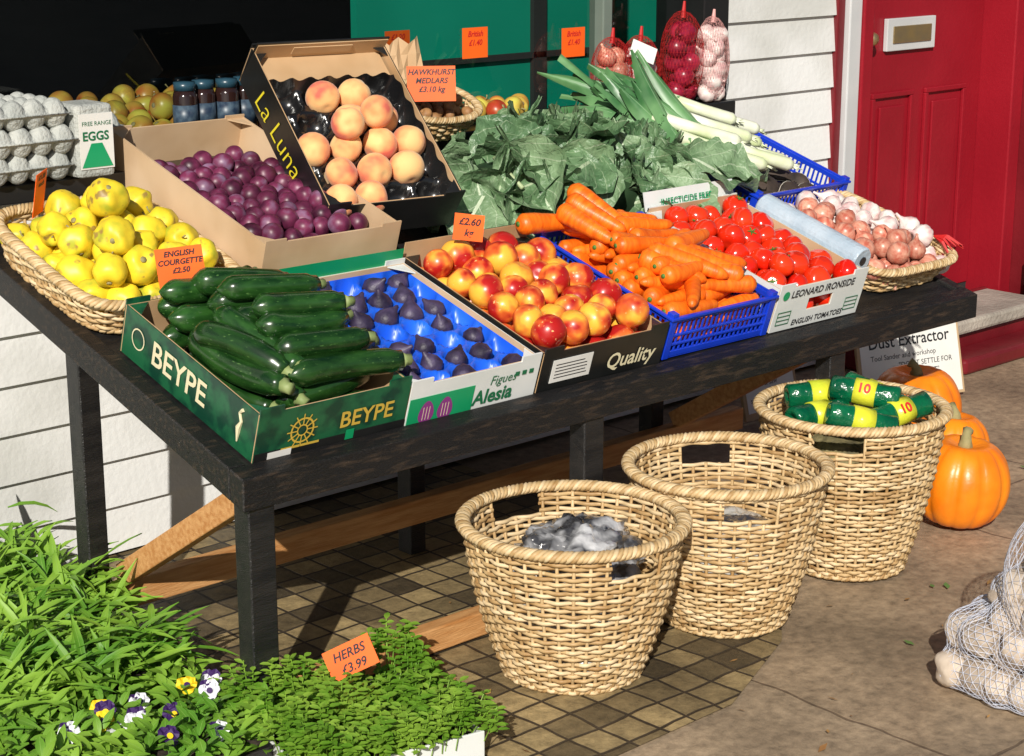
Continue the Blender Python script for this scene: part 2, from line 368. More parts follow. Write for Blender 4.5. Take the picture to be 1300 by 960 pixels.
for (x0,z0,x1,z1) in ((5.32,.30,5.56,.90),(5.63,.30,5.88,.90),(5.32,1.28,5.56,2.05),(5.63,1.28,5.88,2.05)):
    w=.018
    b.box(x0,3.886,z0,x1,3.8995,z0+w); b.box(x0,3.886,z1-w,x1,3.8995,z1); b.box(x0,3.886,z0+w,x0+w,3.8995,z1-w); b.box(x1-w,3.886,z0+w,x1,3.8995,z1-w)
    b.box(x0+.05,3.890,z0+.05,x1-.05,3.8995,z1-.05)
b.obj('red_door',[m_red],shop,bevel=.003)
b=MB(); b.box(5.38,3.882,1.040,5.66,3.899,1.150); b.box(5.41,3.876,1.066,5.63,3.881,1.124,1); b.obj('letter_box',[m_grey,m_brass],shop,bevel=.003)
k=lathe('door_knob',[(.008,0),(.008,.02),(.02,.03),(.024,.042),(.018,.055),(.001,.06)],[m_brass],16); put('door_knob',k,shop,Tr(5.265,3.9,1.09)@Rx(rad(90)))
b=MB(); b.box(5.06,3.54,.10,5.955,3.80,.15); b.box(5.08,3.57,-.003,5.95,3.80,.0995,1); b.box(5.3,3.44,-.003,5.95,3.569,.05,1)
b.obj('door_step',[m_stone,m_reddk],bevel=.012)

# ------------------------------------------------------------------ display table
tab=empty('produce_table')
X0,X1=1.90,4.28; BY=3.76
b=MB()
def slab(x0,x1,y0,y1,d0,d1,mi=0):
    z=tz
    vs=[(x,y,z(y)+d) for d in (d0,d1) for y in (y0,y1) for x in (x0,x1)]
    b.add(vs,[(0,2,3,1),(4,5,7,6),(0,1,5,4),(2,6,7,3),(0,4,6,2),(1,3,7,5)],mi)
slab(X0+.04,X1-.04,TY+.02,BY-.02,-.018,-.004)
b.obj('table_board',[m_black],tab)
b=MB(); slab(X0,X1,TY-.025,TY+.018,-.060,.004); slab(X0,X0+.038,TY+.019,BY,-.060,.004); slab(X1-.038,X1,TY+.019,BY,-.060,.004); slab(X0+.04,X1-.04,BY-.018,BY,-.06,.004)
b.obj('table_frame',[m_edge],tab,bevel=.003)
b=MB()
for x in (1.945,2.83,3.69):
    b.box(x-.03,TY-.018,0.003,x+.03,TY+.030,tz(TY)-.061); b.box(x-.024,3.36,0.003,x+.024,3.41,tz(3.36)-.062)
b.obj('table_legs',[m_black],tab,bevel=.003)
def beam(b,p,q,w,h,mi=0):
    p=Vector(p);q=Vector(q);d=(q-p);L_=d.length;x=d.normalized();up=Vector((0,0,1)); y=up.cross(x).normalized(); z=x.cross(y)
    b.box(0,-w/2,-h/2,L_,w/2,h/2,mi,basis(x,y,z,p))
b=MB()
beam(b,(1.98,3.335,.13),(4.0,3.335,.13),.04,.062)
beam(b,(2.06,2.875,.035),(2.95,2.875,.035),.04,.055)
for x in (1.995,3.74): beam(b,(x,2.86,.47),(x,3.34,.17),.035,.05)
b.obj('timber_braces',[m_timber],tab,bevel=.003)

# ------------------------------------------------------------------ crates
def cardcrate(name,T,W,D,H,out,inn,t=.005,hole=False,post=.02,Hb=None):
    p=empty(name,T); b=MB(); Hb=Hb or H
    b.box(t,t,.002,W-t,D-t,.006,1)
    def wall(x0,y0,x1,y1,z1,side):
        h=t/2
        if side=='f': b.box(x0,y0,0,x1,y0+h,z1,0); b.box(x0,y0+h,0,x1,y1,z1,1)
        if side=='b': b.box(x0,y0+h,0,x1,y1,z1,0); b.box(x0,y0,0,x1,y0+h,z1,1)
        if side=='l': b.box(x0,y0,0,x0+h,y1,z1,0); b.box(x0+h,y0,0,x1,y1,z1,1)
        if side=='r': b.box(x0+h,y0,0,x1,y1,z1,0); b.box(x0,y0,0,x0+h,y1,z1,1)
    if hole:
        a0,a1,h0,h1=W*.36,W*.64,H*.38,H*.66
        wall(0,0,a0,t,H,'f'); wall(a1,0,W,t,H,'f')
        for (z0,z1) in ((0,h0),(h1,H)):
            b.box(a0,0,z0,a1,t/2,z1,0); b.box(a0,t/2,z0,a1,t,z1,1)
    else: wall(0,0,W,t,H,'f')
    wall(0,D-t,W,D,Hb,'b'); wall(0,t,t,D-t,H,'l'); wall(W-t,t,W,D-t,H,'r')
    for cx,sx in ((t,1),(W-t,-1)):
        for cy,sy in ((t,1),(D-t,-1)):
            g=.045
            vs=[(cx,cy,H-.004),(cx+sx*g,cy,H-.004),(cx,cy+sy*g,H-.004),(cx,cy,H-.001),(cx+sx*g,cy,H-.001),(cx,cy+sy*g,H-.001)]
            b.add(vs,[(0,1,2),(3,5,4),(0,3,4,1),(1,4,5,2),(2,5,3,0)],0)
            if post:
                xa,xb=sorted((cx-sx*t,cx+sx*.05)); ya,yb=sorted((cy-sy*t,cy-sy*t*.2))
                b.box(xa,ya,H,xb,yb,H+post*.6,0)
    b.obj('crate_walls',[out,inn],p)
    return p
def plasticcrate(name,T,W,D,H,mat):
    p=empty(name,T); b=MB(); t=.006
    b.box(0,0,0,W,D,.004)
    for z0,z1 in ((.004,.018),(H*.30,H*.36),(H*.52,H*.58),(H-.014,H)):
        b.box(-.001,-.001,z0,W+.001,t,z1); b.box(-.001,D-t,z0,W+.001,D+.001,z1); b.box(0,t,z0,t,D-t,z1); b.box(W-t,t,z0,W,D-t,z1)
    n=int(W/.016)
    for i in range(n+1):
        x=i*(W-.006)/n; 
        b.box(x,.001,.018,x+.006,t-.001,H-.014); b.box(x,D-t+.001,.018,x+.006,D-.001,H-.014)
    n=int(D/.016)
    for i in range(1,n):
        y=i*D/n
        b.box(.001,y,.018,t-.001,y+.006,H-.014); b.box(W-t+.001,y,.018,W-.001,y+.006,H-.014)
    b.box(-.008,-.008,H-.004,W+.008,-.0015,H+.003); b.box(-.008,D+.0015,H-.004,W+.008,D+.008,H+.003); b.box(-.008,-.0015,H-.004,-.0015,D+.0015,H+.003); b.box(W+.0015,-.0015,H-.004,W+.008,D+.0015,H+.003)
    for x in (-.004,W-.016):
        for y in (-.004,D-.016): b.box(x,y,0.001,x+.02,y+.02,H+.012)
    b.obj('crate_lattice',[mat],p,bevel=.0015); return p
def instfruit(name,T,meshes,P,S,rot=rrot,nm='fruit'):
    e=empty(name,T)
    for i,(p,s) in enumerate(zip(P,S)):
        put(nm,meshes[i%len(meshes)],e,Tr(*p)@rot()@Matrix.Scale(float(s),4))
    return e

# -- courgettes
T1=slope(1.955,2.80); H=.105
c1=cardcrate('courgette_crate',T1,.365,.47,H,m_bgreen,m_card)
b=MB()
b.box(0.0,-.0015,0.001,.365,-.0003,.02,0); b.obj('dark_band',[m_bblack],c1)
text('BEYPE',Tr(.195,-.0018,.036)@FRONT,.05,m_gold,c1,bold=.0008)
text('BEYPE',Tr(-.0018,.36,.030)@LEFT,.072,m_cream,c1,bold=.001)
def flatring(b,cx,cz,r0,r1,y,n=24,mi=0):
    vs=[];fs=[]
    for i in range(n):
        a=2*math.pi*i/n; vs+=[(cx+r0*math.cos(a),y,cz+r0*math.sin(a)),(cx+r1*math.cos(a),y,cz+r1*math.sin(a))]
    for i in range(n):
        j=(i+1)%n; fs.append((2*i,2*i+1,2*j+1,2*j))
    b.add(vs,fs,mi)
b=MB(); flatring(b,.105,.052,.024,.028,-.0018); flatring(b,.105,.052,.010,.013,-.0018)
for i in range(12):
    a=math.pi*2*i/12
    T_=Tr(.105,0,.052)@Ry(a); b.box(.012,-.0021,-.0012,.036,-.0019,.0012,0,T_)
b.box(.06,-.0021,.016,.15,-.0019,.021); b.obj('printed_wheel',[m_gold],c1)
b=MB(); flatring(b,0,0,.020,.023,0,20)
o=b.obj('printed_ring',[m_cream],c1,Tr(-.0018,.41,.055)@Rz(rad(-90)))
b=MB(); b.tube([(-.0022,.055,.02),(-.0022,.056,.05),(-.0022,.05,.065),(-.0022,.058,.08),(-.0022,.05,.09)],[.0015,.006,.003,.003,.004],6); b.obj('printed_heron',[m_cream],c1)
b=MB(); b.box(.03,-.0026,.004,.085,-.0022,.018); b.box(.215,-.0026,.006,.235,-.0022,.028,1); b.obj('printed_labels',[m_paper,m_lgreen],c1)
def courgmesh(i):
    rr=random.Random(i); L_=rr.uniform(.19,.25); c=rr.uniform(-.022,.022); n=20; b=MB(); pts=[];rs=[]
    for k in range(n+1):
        t=k/n; x=(t-.5)*L_; pts.append((x,c*4*(t-.5)**2,0)); 
        r=.0285*(1-.14*t)*min(1,(math.sin(min(1,t*6+.05)*math.pi/2)))
        if t>.93: r*=.82
        rs.append(max(r,.002))
    b.tube(pts,rs,20,ridge=.022,nr=5)
    p=Vector(pts[-1]); b.tube([p,p+Vector((.010,0,0)),p+Vector((.020,.002,.001))],[.0165,.011,.0115],8,1)
    return b.mesh('courgette',[m_courg,m_cstem],True)
CM=[courgmesh(i) for i in range(8)]
ce=empty('courgettes',T1)
def lay(e,ms,x,y,z,yaw,pitch=0,s=1,nm='courgette'):
    put(nm,R.choice(ms),e,Tr(x,y,z)@Rz(yaw)@Ry(pitch)@Rx(R.uniform(-3,3))@Matrix.Scale(s*R.uniform(.92,1.06),4))
for z,ys in ((.032,(.06,.12,.18,.24,.30,.36,.42)),(.082,(.065,.12,.18,.24,.30,.36,.42)),(.132,(.055,.11,.165,.22,.28,.34,.40)),(.172,(.09,.15,.215,.285,.355)),(.20,(.19,.27))):
    for y in ys:
        yaw=R.gauss(-.18,.15)
        if z<.12: yaw=max(-.12,min(.12,yaw+.12))
        xx=.205 if z<.12 else .225
        lay(ce,CM,xx+R.uniform(-.015,.018)-(.02 if z>.16 else 0),y+.012,z+R.uniform(-.004,.004),yaw,R.uniform(-.06,.06))
for z,xs in ((.05,(.055,.10)),(.105,(.055,.105)),(.150,(.07,.12))):
    for x in xs: lay(ce,CM,x,.175+R.uniform(-.01,.02),z,rad(-78)+R.uniform(-.12,.18),R.uniform(-.03,.08))
for (x,y,z,a) in ((.11,.38,.07,.2),(.12,.43,.10,-.1),(.12,.35,.115,.1),(.12,.41,.145,.05)): lay(ce,CM,x+.03,y,z,a)

# -- figs
T2=slope(2.325,2.80); 
c2=cardcrate('fig_crate',T2,.355,.47,.09,m_bwhite,m_cardl)
b=MB(); b.box(.002,-.0014,.001,.175,-.0003,.060); b.obj('green_print',[m_lgreen],c2)
b=MB(); b.box(.005,.4705,.04,.35,.4715,.125); b.obj('green_flap',[m_lgreen],c2)
text('Figues',Tr(.215,-.0018,.052)@FRONT,.030,m_dgreen,c2,.2); text('Alesia',Tr(.175,-.0018,.012)@FRONT,.046,m_dgreen,c2,.1,bold=.0012)
b=MB()
for x in (.05,.10):
    vs=[]
    for i in range(24):
        a=2*math.pi*i/24; rr_=.020*(1-.25*math.cos(a)); vs.append((x+rr_*math.sin(a),-.0020,.024+.026*math.cos(a)))
    b.add(vs,[tuple(range(24))])
    for q in (-.008,0,.008): b.box(x+q-.0006,-.0024,.006,x+q+.0006,-.0021,.036,1)
b.obj('printed_figs',[m_purple,m_cream],c2)
for i,x in enumerate((.285,.305,.325)):
    b=MB(); b.box(x,-.0022,.06,x+.012,-.0018,.07); b.obj('print_mark',[m_dgreen],c2)
b=MB(); nx,ny=56,72; W,D=.345,.46; vs=[];fs=[]
for j in range(ny+1):
    for i in range(nx+1):
        x=W*i/nx;y=D*j/ny
        row=y/(D/7); fx=(x/(W/5)+(.5 if int(row)%2 else 0))%1-.5; fy=row%1-.5
        d=math.hypot(fx,fy)
        z=.066-.036*max(0,1-(d/.47)**2)**.5
        if i in(0,nx) or j in (0,ny): z=.078
        vs.append((x+.005,y+.005,z))
for j in range(ny):
    for i in range(nx): k=j*(nx+1)+i; fs.append((k,k+1,k+nx+2,k+nx+1))
b.add(vs,fs); b.obj('blue_tray',[m_bluetray],c2,smooth=True)
def figmesh():
    prof=[(.001,-.021),(.010,-.020),(.019,-.013),(.0235,-.002),(.021,.009),(.013,.019),(.006,.027),(.0035,.034),(.001,.036)]
    return lathe('fig',prof,[m_fig],20,lambda v,a:Vector((v.x*(1+.03*math.sin(9*a)),v.y*(1+.03*math.sin(9*a)),v.z)))
FM=[figmesh()]; fe=empty('figs',T2)
for j in range(7):
    for i in range(5):
        off=.5 if j%2 else 0
        x=(i+.5-off)*W/5+.005; y=(j+.5)*D/7+.005
        if x<.03 or x>.345: continue
        if R.random()<.25 and i<4: continue
        put('fig',FM[0],fe,Tr(x,y,.058)@Rz(R.uniform(0,6.28))@Rx(R.uniform(.3,1.5))@Matrix.Scale(R.uniform(1.0,1.25),4))

# -- nectarines
T3=slope(2.69,2.80)
c3=cardcrate('nectarine_crate',T3,.385,.49,.095,m_bblack,m_card,Hb=.13)
text('Quality',Tr(.20,-.0018,.022)@FRONT,.052,m_cream,c3,.15,bold=.0008)
b=MB(); b.box(.03,-.002,.02,.15,-.0008,.075,0); b.obj('white_label',[m_paper],c3)
for i in range(5):
    b=MB(); b.box(.04,-.0026,.03+i*.008,.04+R.uniform(.05,.1),-.0022,.032+i*.008); b.obj('label_print',[m_ink],c3)
NM=[fruit('nectarine',.038,[m_nect,m_pstem],.96,.07,.15,.02,i) for i in range(3)]
P,S=pack(74,.0375,.375,.48,3,.090,.005,.005); instfruit('nectarines',T3,NM,P,S,nm='nectarine')

# -- carrots
T4=slope(3.095,2.81); c4=plasticcrate('carrot_crate',T4,.36,.46,.105,m_blue)
def carrotmesh(i):
    rr=random.Random(i+40); L_=rr.uniform(.14,.19); n=18; c=rr.uniform(-.010,.010); pts=[];rs=[]
    for k in range(n+1):
        t=k/n; pts.append(((t-.5)*L_,c*4*(t-.5)**2+rr.uniform(-.0004,.0004),rr.uniform(-.0004,.0004)))
        r=.0235*(1-.50*t**1.2)*(1+rr.uniform(-.018,.018))
        if k==0:r*=.5
        if k==1:r*=.92
        if k==n-1:r*=.8
        if k==n:r*=.35
        rs.append(r)
    b=MB(); b.tube(pts,rs,14); p=Vector(pts[0]); b.tube([p+Vector((.004,0,0)),p-Vector((.003,0,0))],[.007,.005],8,1)
    return b.mesh('carrot',[m_carrot,m_calyx],True)
KM=[carrotmesh(i) for i in range(8)]; ke=empty('carrots',T4)
for z in (.03,.062,.094,.126,.152):
    m=.0 if z<.1 else (z-.1)*1.3
    y=.035+m
    while y<.43-m*.4:
        for x in (.105+m*.5,.255-m*.5):
            sd=.10 if (z<.12 and (y<.10 or y>.36)) else .38 if z>.1 else .22
            yaw=R.gauss(-.03,sd)+(math.pi if R.random()<.4 else 0)
            put('carrot',R.choice(KM),ke,Tr(x+R.uniform(-.008,.008),y+R.uniform(-.004,.006),z+R.uniform(-.006,.010))@Rz(yaw)@Ry(R.uniform(-.10,.10))@Rx(R.uniform(0,6))@Matrix.Scale(R.uniform(.88,1.06),4))
        y+=.044
for (x,y,z,yaw,p) in ((.05,.36,.165,-1.35,.1),(.10,.38,.175,-1.2,.15),(.15,.40,.17,-1.3,.2),(.03,.44,.14,-.2,0),(.27,.14,.15,-.5,.1),(.22,.12,.16,-.75,.1),(.17,.13,.16,-.8,.1),(.12,.13,.15,-.9,.1),(.24,.2,.175,.2,0)):
    put('carrot',R.choice(KM),ke,Tr(x,y,z)@Rz(yaw)@Ry(p)@Matrix.Scale(1.15,4))

# -- tomatoes
T5=slope(3.475,2.81); c5=cardcrate('tomato_crate',T5,.34,.46,.115,m_bwhite,m_cardl,hole=True,Hb=.125)
text('LEONARD IRONSIDE',Tr(.045,-.0018,.088)@FRONT,.0265,m_ink,c5,.1,bold=.0005)
text('ENGLISH TOMATOES',Tr(.075,-.0018,.010)@FRONT,.021,m_ink,c5,.1,bold=.0004)
for x in (.012,.275):
    b=MB()
    for k in range(4):
        b.box(x,-.0022,.018+k*.011,x+.05,-.0018,.020+k*.011)
    b.box(x,-.0022,.020,x+.002,-.0018,.051); b.box(x+.048,-.0022,.020,x+.05,-.0018,.051)
    b.obj('print_panel',[m_dgreen],c5)
b=MB(); flatring(b,.025,.097,0.0005,.012,-.0022,20); b.obj('print_spot',[m_lgreen],c5)
b=MB(); 
T_=Tr(0,.462,.112)@Rx(rad(-28)); b.box(0,0,0,.34,.004,.05,0,T_); b.obj('back_flap',[m_bwhite],c5)
text('INSECTICIDE FREE',Tr(.05,.460,.125)@Rx(rad(-28))@FRONT,.024,m_lgreen,c5,bold=.0005)
def tommesh(i):
    b=MB(); r=.035
    lathe('',[(x,z) for x,z in [(r*math.sin(math.pi*k/14)+1e-4,-r*.86*math.cos(math.pi*k/14)*(1-.15*math.exp(-(math.sin(math.pi*k/14)/.35)**2))) for k in range(15)]],None,20,lambda v,a:Vector((v.x*(1+.02*math.cos(5*a)),v.y*(1+.02*math.cos(5*a)),v.z)),0,b)
    for k in range(5):
        a=2*math.pi*k/5+i; d=Vector((math.cos(a),math.sin(a),0)); n=Vector((-math.sin(a),math.cos(a),0)); z=Vector((0,0,1))
        p=z*r*.76; b.add([p-n*.002,p+n*.002,p+d*.008+n*.002+z*.003,p+d*.008-n*.002+z*.003,p+d*.015+z*.004],[(0,1,2,3),(3,2,4)],1)
    b.tube([z*r*.7,z*r*.92+Vector((.002,0,0))],.0018,6,1)
    return b.mesh('tomato',[m_tom,m_calyx],True)
TM=[tommesh(i) for i in range(3)]
P,S=pack(74,.0355,.33,.45,8,.110,.005,.005); instfruit('tomatoes',T5,TM,P,S,lambda:Rz(R.uniform(0,6.28))@Rx(R.choice((R.uniform(-.7,.7),R.uniform(1.5,3.5),R.uniform(-2.6,-1)))),nm='tomato')

# ------------------------------------------------------------------ wicker
def ring(a,b_,ex,N):
    t=np.linspace(0,2*math.pi,1441)[:-1]; c=np.cos(t);s=np.sin(t)
    x=a*np.sign(c)*np.abs(c)**(2/ex); y=b_*np.sign(s)*np.abs(s)**(2/ex)
    x2=np.append(x,x[0]);y2=np.append(y,y[0]); d=np.append([0],np.cumsum(np.hypot(np.diff(x2),np.diff(y2))))
    u=np.linspace(0,d[-1],N+1)[:-1]; px=np.interp(u,d,x2);py=np.interp(u,d,y2)
    tx=np.roll(px,-1)-np.roll(px,1); ty=np.roll(py,-1)-np.roll(py,1); l=np.hypot(tx,ty); return px,py,ty/l,-tx/l
def basketmesh(name,at,bt,ab,bb,H,ex=2,S=36,rh=.0125,handles=True,rim=.011,bulge=.012,seed=0,sub=4):
    rr=random.Random(seed); b=MB(); N=S*sub; rows=int(H/rh)
    def dims(z):
        t=z/H; k=bulge*math.sin(math.pi*t); return ab+(at-ab)*t+k, bb+(bt-bb)*t+k
    for k in range(rows):
        z=(k+.5)*rh; a,c=dims(z); px,py,nx,ny=ring(a,c,ex,N)
        hgap=handles and (H-.056<z<H-.014)
        mi=rr.choice((0,0,1,2)); seg=5; vs=[]
        f1=rr.uniform(.2,.5); p1=rr.uniform(0,6)
        for i in range(N):
            o=.0042*math.cos(math.pi*i/sub+k*math.pi)
            zz=z+.0018*math.sin(i*f1*.3+p1)
            for q in range(seg):
                A=2*math.pi*q/seg
                rad_=o+.0032*math.cos(A); vs.append((px[i]+nx[i]*rad_,py[i]+ny[i]*rad_,zz+rh*.47*math.sin(A)))
        fs=[];ms=[]
        for i in range(N):
            th=i/N
            if hgap and (min(th,1-th)<.046 or abs(th-.5)<.046): continue
            if rr.random()<.03: mi=rr.choice((0,1,2))
            j=(i+1)%N
            for q in range(seg):
                q2=(q+1)%seg; fs.append((i*seg+q,j*seg+q,j*seg+q2,i*seg+q2)); ms.append(mi)
        b.add(vs,fs,ms)
    for s_ in range(S):
        i=s_*sub; pts=[]; th=s_/S
        gap=handles and (min(th,1-th)<.043 or abs(th-.5)<.043)
        top=H-.058 if gap else H
        for k in range(7):
            z=top*k/6; a,c=dims(z); px,py,nx,ny=ring(a,c,ex,N); pts.append((px[i],py[i],z))
        b.tube(pts,.0040,5,rr.choice((0,1)))
    a,c=dims(H); px,py,nx,ny=ring(a,c,ex,N*2)
    n=N*2; turns=int(S*.85)
    for q in range(4):
        pts=[]
        for i in range(n):
            A=2*math.pi*(turns*i/n)+q*math.pi/2
            pts.append((px[i]+nx[i]*(rim*1.15*math.cos(A)+.002),py[i]+ny[i]*(rim*1.15*math.cos(A)+.002),H+.002+rim*.75*math.sin(A)))
        b.tube(pts,rim*.60,5,q%3,closed=True)
    a,c=dims(0); px,py,nx,ny=ring(a,c,ex,N)
    for q in range(2):
        pts=[(px[i]+nx[i]*.004*math.cos(S*2*math.pi*i/N+q*math.pi),py[i]+ny[i]*.004*math.cos(S*2*math.pi*i/N+q*math.pi),.007+.004*math.sin(S*2*math.pi*i/N+q*math.pi)) for i in range(N)]
        b.tube(pts,.005,6,q,closed=True)
    b.add([(px[i],py[i],.010) for i in range(N)],[tuple(range(N))],1)
    return b.mesh(name,wick,True)
BMS=[basketmesh('wicker_basket',.222,.222,.140,.140,h,S=42,rh=.0105,rim=.0095,seed=i) for i,h in enumerate((.325,.352,.388))]
for i,(x,y,a,sx) in enumerate(((2.615,2.61,-1.75,1.02),(3.07,2.585,-2.2,.98),(3.550,2.61,-2.65,.98))):
    put('wicker_basket',BMS[i],None,Tr(x,y,.003)@Rz(a)@Matrix.Diagonal((sx,sx,1,1)))
def blob(name,r,mat,sx,sy,sz,amp,f,seed,sub=5,cr=0):
    bm=bmesh.new(); bmesh.ops.create_icosphere(bm,subdivisions=sub,radius=1)
    for v in bm.verts:
        p=v.co.copy(); n1=noise.noise(p*f+Vector((seed,0,0))); n2=noise.noise(p*f*2.7+Vector((0,seed,0)))
        d=1+amp*(n1+.5*(1-2*abs(n2)))
        if cr: d+=cr*(1-3*abs(noise.noise(p*f*5+Vector((0,0,seed)))))
        v.co=Vector((p.x*sx,p.y*sy,p.z*sz))*r*d
    me=bpy.data.meshes.new(name); bm.to_mesh(me); bm.free(); me.materials.append(mat)
    me.polygons.foreach_set('use_smooth',[True]*len(me.polygons)); return me
pb=empty('plastic_bag',Tr(2.615,2.61,.0))
put('bag_body',blob('bag_body',.13,m_bag,1.05,.85,.62,.20,3.5,4.2,5,.06),pb,Tr(.02,.01,.232))
b=MB(); 
for k in range(18):
    a=k*.9; b.tube([(-.075,-.01,.262),(-.105+.01*math.cos(a),-.02+.012*math.sin(a),.272),(-.135+.02*math.cos(a),-.03+.04*math.sin(a),.279+.022*math.sin(a*1.3))],[.005,.010,.002],5,squash=.3)
b.obj('bag_knot',[m_bagw],pb,smooth=True)
put('newspaper_packing',blob('newspaper_packing',.135,m_bagw,1,1,.6,.2,3,9.2),None,Tr(2.615,2.60,.085))
put('clear_plastic_bag',blob('clear_plastic_bag',.12,m_bagw,1,.9,.6,.2,3,1.2),None,Tr(3.08,2.59,.16))
put('kindling_sack',blob('kindling_sack',.155,M('sack_green_brown',(.07,.06,.03),(.24,.20,.09),.8,20,.6,60),1,1,.75,.13,4,6.2),None,Tr(3.55,2.61,.220))
def rollmesh():
    b=MB(); r=.030; wob=lambda v,a:Vector((v.x*(1+.05*math.sin(3*a+v.z*60)),v.y*(1+.05*math.sin(3*a+v.z*60)),v.z))
    lathe('',[(.010,-.072),(.012,-.080),(.024,-.083),(r,-.077),(r,-.055),(r*.98,-.030),(r,0),(r,.030),(r*.98,.05),(r,.077),(.024,.083),(.012,.080),(.010,.072)],None,22,wob,0,b)
    lathe('',[(r*1.07,-.026),(r*1.08,0),(r*1.07,.026)],None,22,lambda v,a:Vector((v.x*(1+.03*math.sin(3*a)),v.y*(1+.03*math.sin(3*a)),v.z)),1,b)
    return b.mesh('bin_liner_roll',[m_binroll,m_ygl],True)
RM=rollmesh()
for i,(x,y,z,yaw,p) in enumerate(((3.46,2.64,.385,-.2,.0),(3.48,2.53,.388,-.75,.25),(3.60,2.51,.390,-.25,-.15),(3.655,2.62,.400,-1.3,.3),(3.54,2.70,.410,-.6,-.05),(3.57,2.59,.427,-1.05,.12))):
    T_=Tr(x,y,z)@Rz(yaw)@Ry(rad(90)+p)
    e=empty('bin_liner_roll',T_); put('roll',RM,e)
    if i in (2,5):
        mw=Tr(x,y,z)@Rz(yaw)@Ry(p)@Rx(rad(55))@Tr(-.018,-.011,.0345)
        tx=text('10',mw,.032,m_redink,None,bold=.001,name='roll_number'); tx.parent=e; tx.matrix_basis=T_.inverted()@mw

QM=basketmesh('wt',.195,.235,.175,.215,.075,5,48,.0095,False,.009,.0,3)
Tq=slope(2.105,3.505,.002)
put('wicker_tray',QM,None,Tq)
QF=[fruit('quince',.039,[m_quince,m_pstem],1.0,.02,.18,.22,i,.14,True) for i in range(5)]
P,S=pack(50,.0385,.35,.42,5,.075,-.175,-.21); 
instfruit('quinces',Tq@Tr(0,0,.01),QF,P,S,nm='quince')
GM=basketmesh('wt2',.195,.235,.165,.205,.07,5,48,.0095,False,.0085,.0,4)
Tg=slope(4.10,3.055,.002)
put('wicker_tray',GM,None,Tg)
def onionmesh(r,mat,nk=1):
    prof=[(.001,-r*.85),(r*.5,-r*.75),(r*.85,-r*.4),(r,0),(r*.9,r*.38),(r*.6,r*.72),(r*.25,r*1.0),(r*.12,r*1.35),(r*.14,r*1.5),(.001,r*1.55)]
    return lathe('onion',prof,[mat],18,lambda v,a:Vector((v.x*(1+.02*math.sin(7*a)),v.y*(1+.02*math.sin(7*a)),v.z)))
def garlicmesh(r):
    prof=[(.001,-r*.7),(r*.6,-r*.7),(r*.95,-r*.3),(r,.1*r),(r*.75,r*.55),(r*.3,r*.95),(r*.14,r*1.3),(r*.12,r*1.7),(.001,r*1.75)]
    return lathe('garlic',prof,[m_garlic],28,lambda v,a:Vector((v.x*(.93+.09*abs(math.sin(4.5*a))),v.y*(.93+.09*abs(math.sin(4.5*a))),v.z)))
OM=[onionmesh(.030,m_onion)]; GA=[garlicmesh(.030)]; ROM=[onionmesh(.034,m_ronion)]
P,S=pack(88,.029,.36,.44,6,.080,-.18,-.22)
iG=[i for i in range(len(P)) if P[i][0]*.9+P[i][1]*.5>.04 or P[i][1]>.13]; iO=[i for i in range(len(P)) if i not in iG]
instfruit('onions',Tg@Tr(0,0,.01),OM,P[iO],S[iO],nm='onion'); instfruit('garlic_bulbs',Tg@Tr(0,0,.01),GA,P[iG],S[iG],nm='garlic_bulb')
b=MB()
for k in range(22):
    a=R.uniform(0,6.28); p0=Vector((.165,-.14,.095)); b.tube([p0,p0+Vector((.012+.012*math.cos(a),-.03,.012*math.sin(a))),p0+Vector((.02+.028*math.cos(a),-.07,-.02+.024*math.sin(a)))],[.003,.005,.0015],4)
b.obj('red_net_tail',[m_netr],None,Tg)

# ------------------------------------------------------------------ plum box
Tp=Tr(2.325,3.285,.748)@Rx(rad(17.5))
c6=cardcrate('plum_crate',Tp,.375,.63,.11,m_cardl,m_cardl,post=.012)
b=MB(); b.box(.0,-.022,.0,.37,-.001,.004); b.obj('crate_lip',[m_cardl],c6)
PM=[fruit('plum',.0235,[m_plum,m_pstem],1.08,.06,.06,0,i) for i in range(2)]
P,S=pack(180,.0235,.355,.48,11,.085,.01,.01,it=240,inw=1.0); instfruit('plums',Tp@Tr(0,0.05,.006),PM,P,S,nm='plum')
# ------------------------------------------------------------------ peach box
Tl=Tr(2.615,3.46,.800)@Rz(rad(-10))@Rx(rad(41))
c7=cardcrate('peach_crate',Tl,.36,.51,.11,m_bblack,m_card,post=.02)
b=MB(); T_=Tr(0,.51,.0)@Rx(rad(8)); b.box(0.0,-.003,.0,.36,.001,.145,0,T_); b.box(.003,-.006,.0,.357,-.0035,.14,1,T_); b.box(.10,-.009,.105,.26,-.0065,.13,1,T_); b.obj('raised_back',[m_bblack,m_card],c7)
b=MB(); b.box(.012,.41,.085,.348,.501,.089); b.obj('inner_flap',[m_card],c7)
text('La Luna',Tr(-.0018,.42,.022)@LEFT,.085,m_yel,c7,.3,bold=-.0008); text('La Luna',Tr(.03,.509,.11)@Rx(rad(8))@Tr(0,-.0095,0)@FRONT,.03,m_cream,c7,.3)
b=MB(); nx,ny=48,54; W,D=.345,.40; vs=[];fs=[]
for j in range(ny+1):
    for i in range(nx+1):
        x=W*i/nx;y=D*j/ny; row=y/(D/5); fx=(x/(W/4)+(.5 if int(row)%2 else 0))%1-.5; fy=row%1-.5
        z=.070-.040*max(0,1-(math.hypot(fx,fy)/.48)**2)**.5
        if i in(0,nx) or j in (0,ny): z=.10+.006*math.sin(i*.9+j*.7)
        vs.append((x+.0075,y+.0075,z))
for j in range(ny):
    for i in range(nx): k=j*(nx+1)+i; fs.append((k,k+1,k+nx+2,k+nx+1))
b.add(vs,fs); b.obj('black_tray',[m_blacktray],c7,smooth=True)
PE=[fruit('peach',.040,[m_peach,m_pstem],.95,.08,.16,.02,i) for i in range(3)]
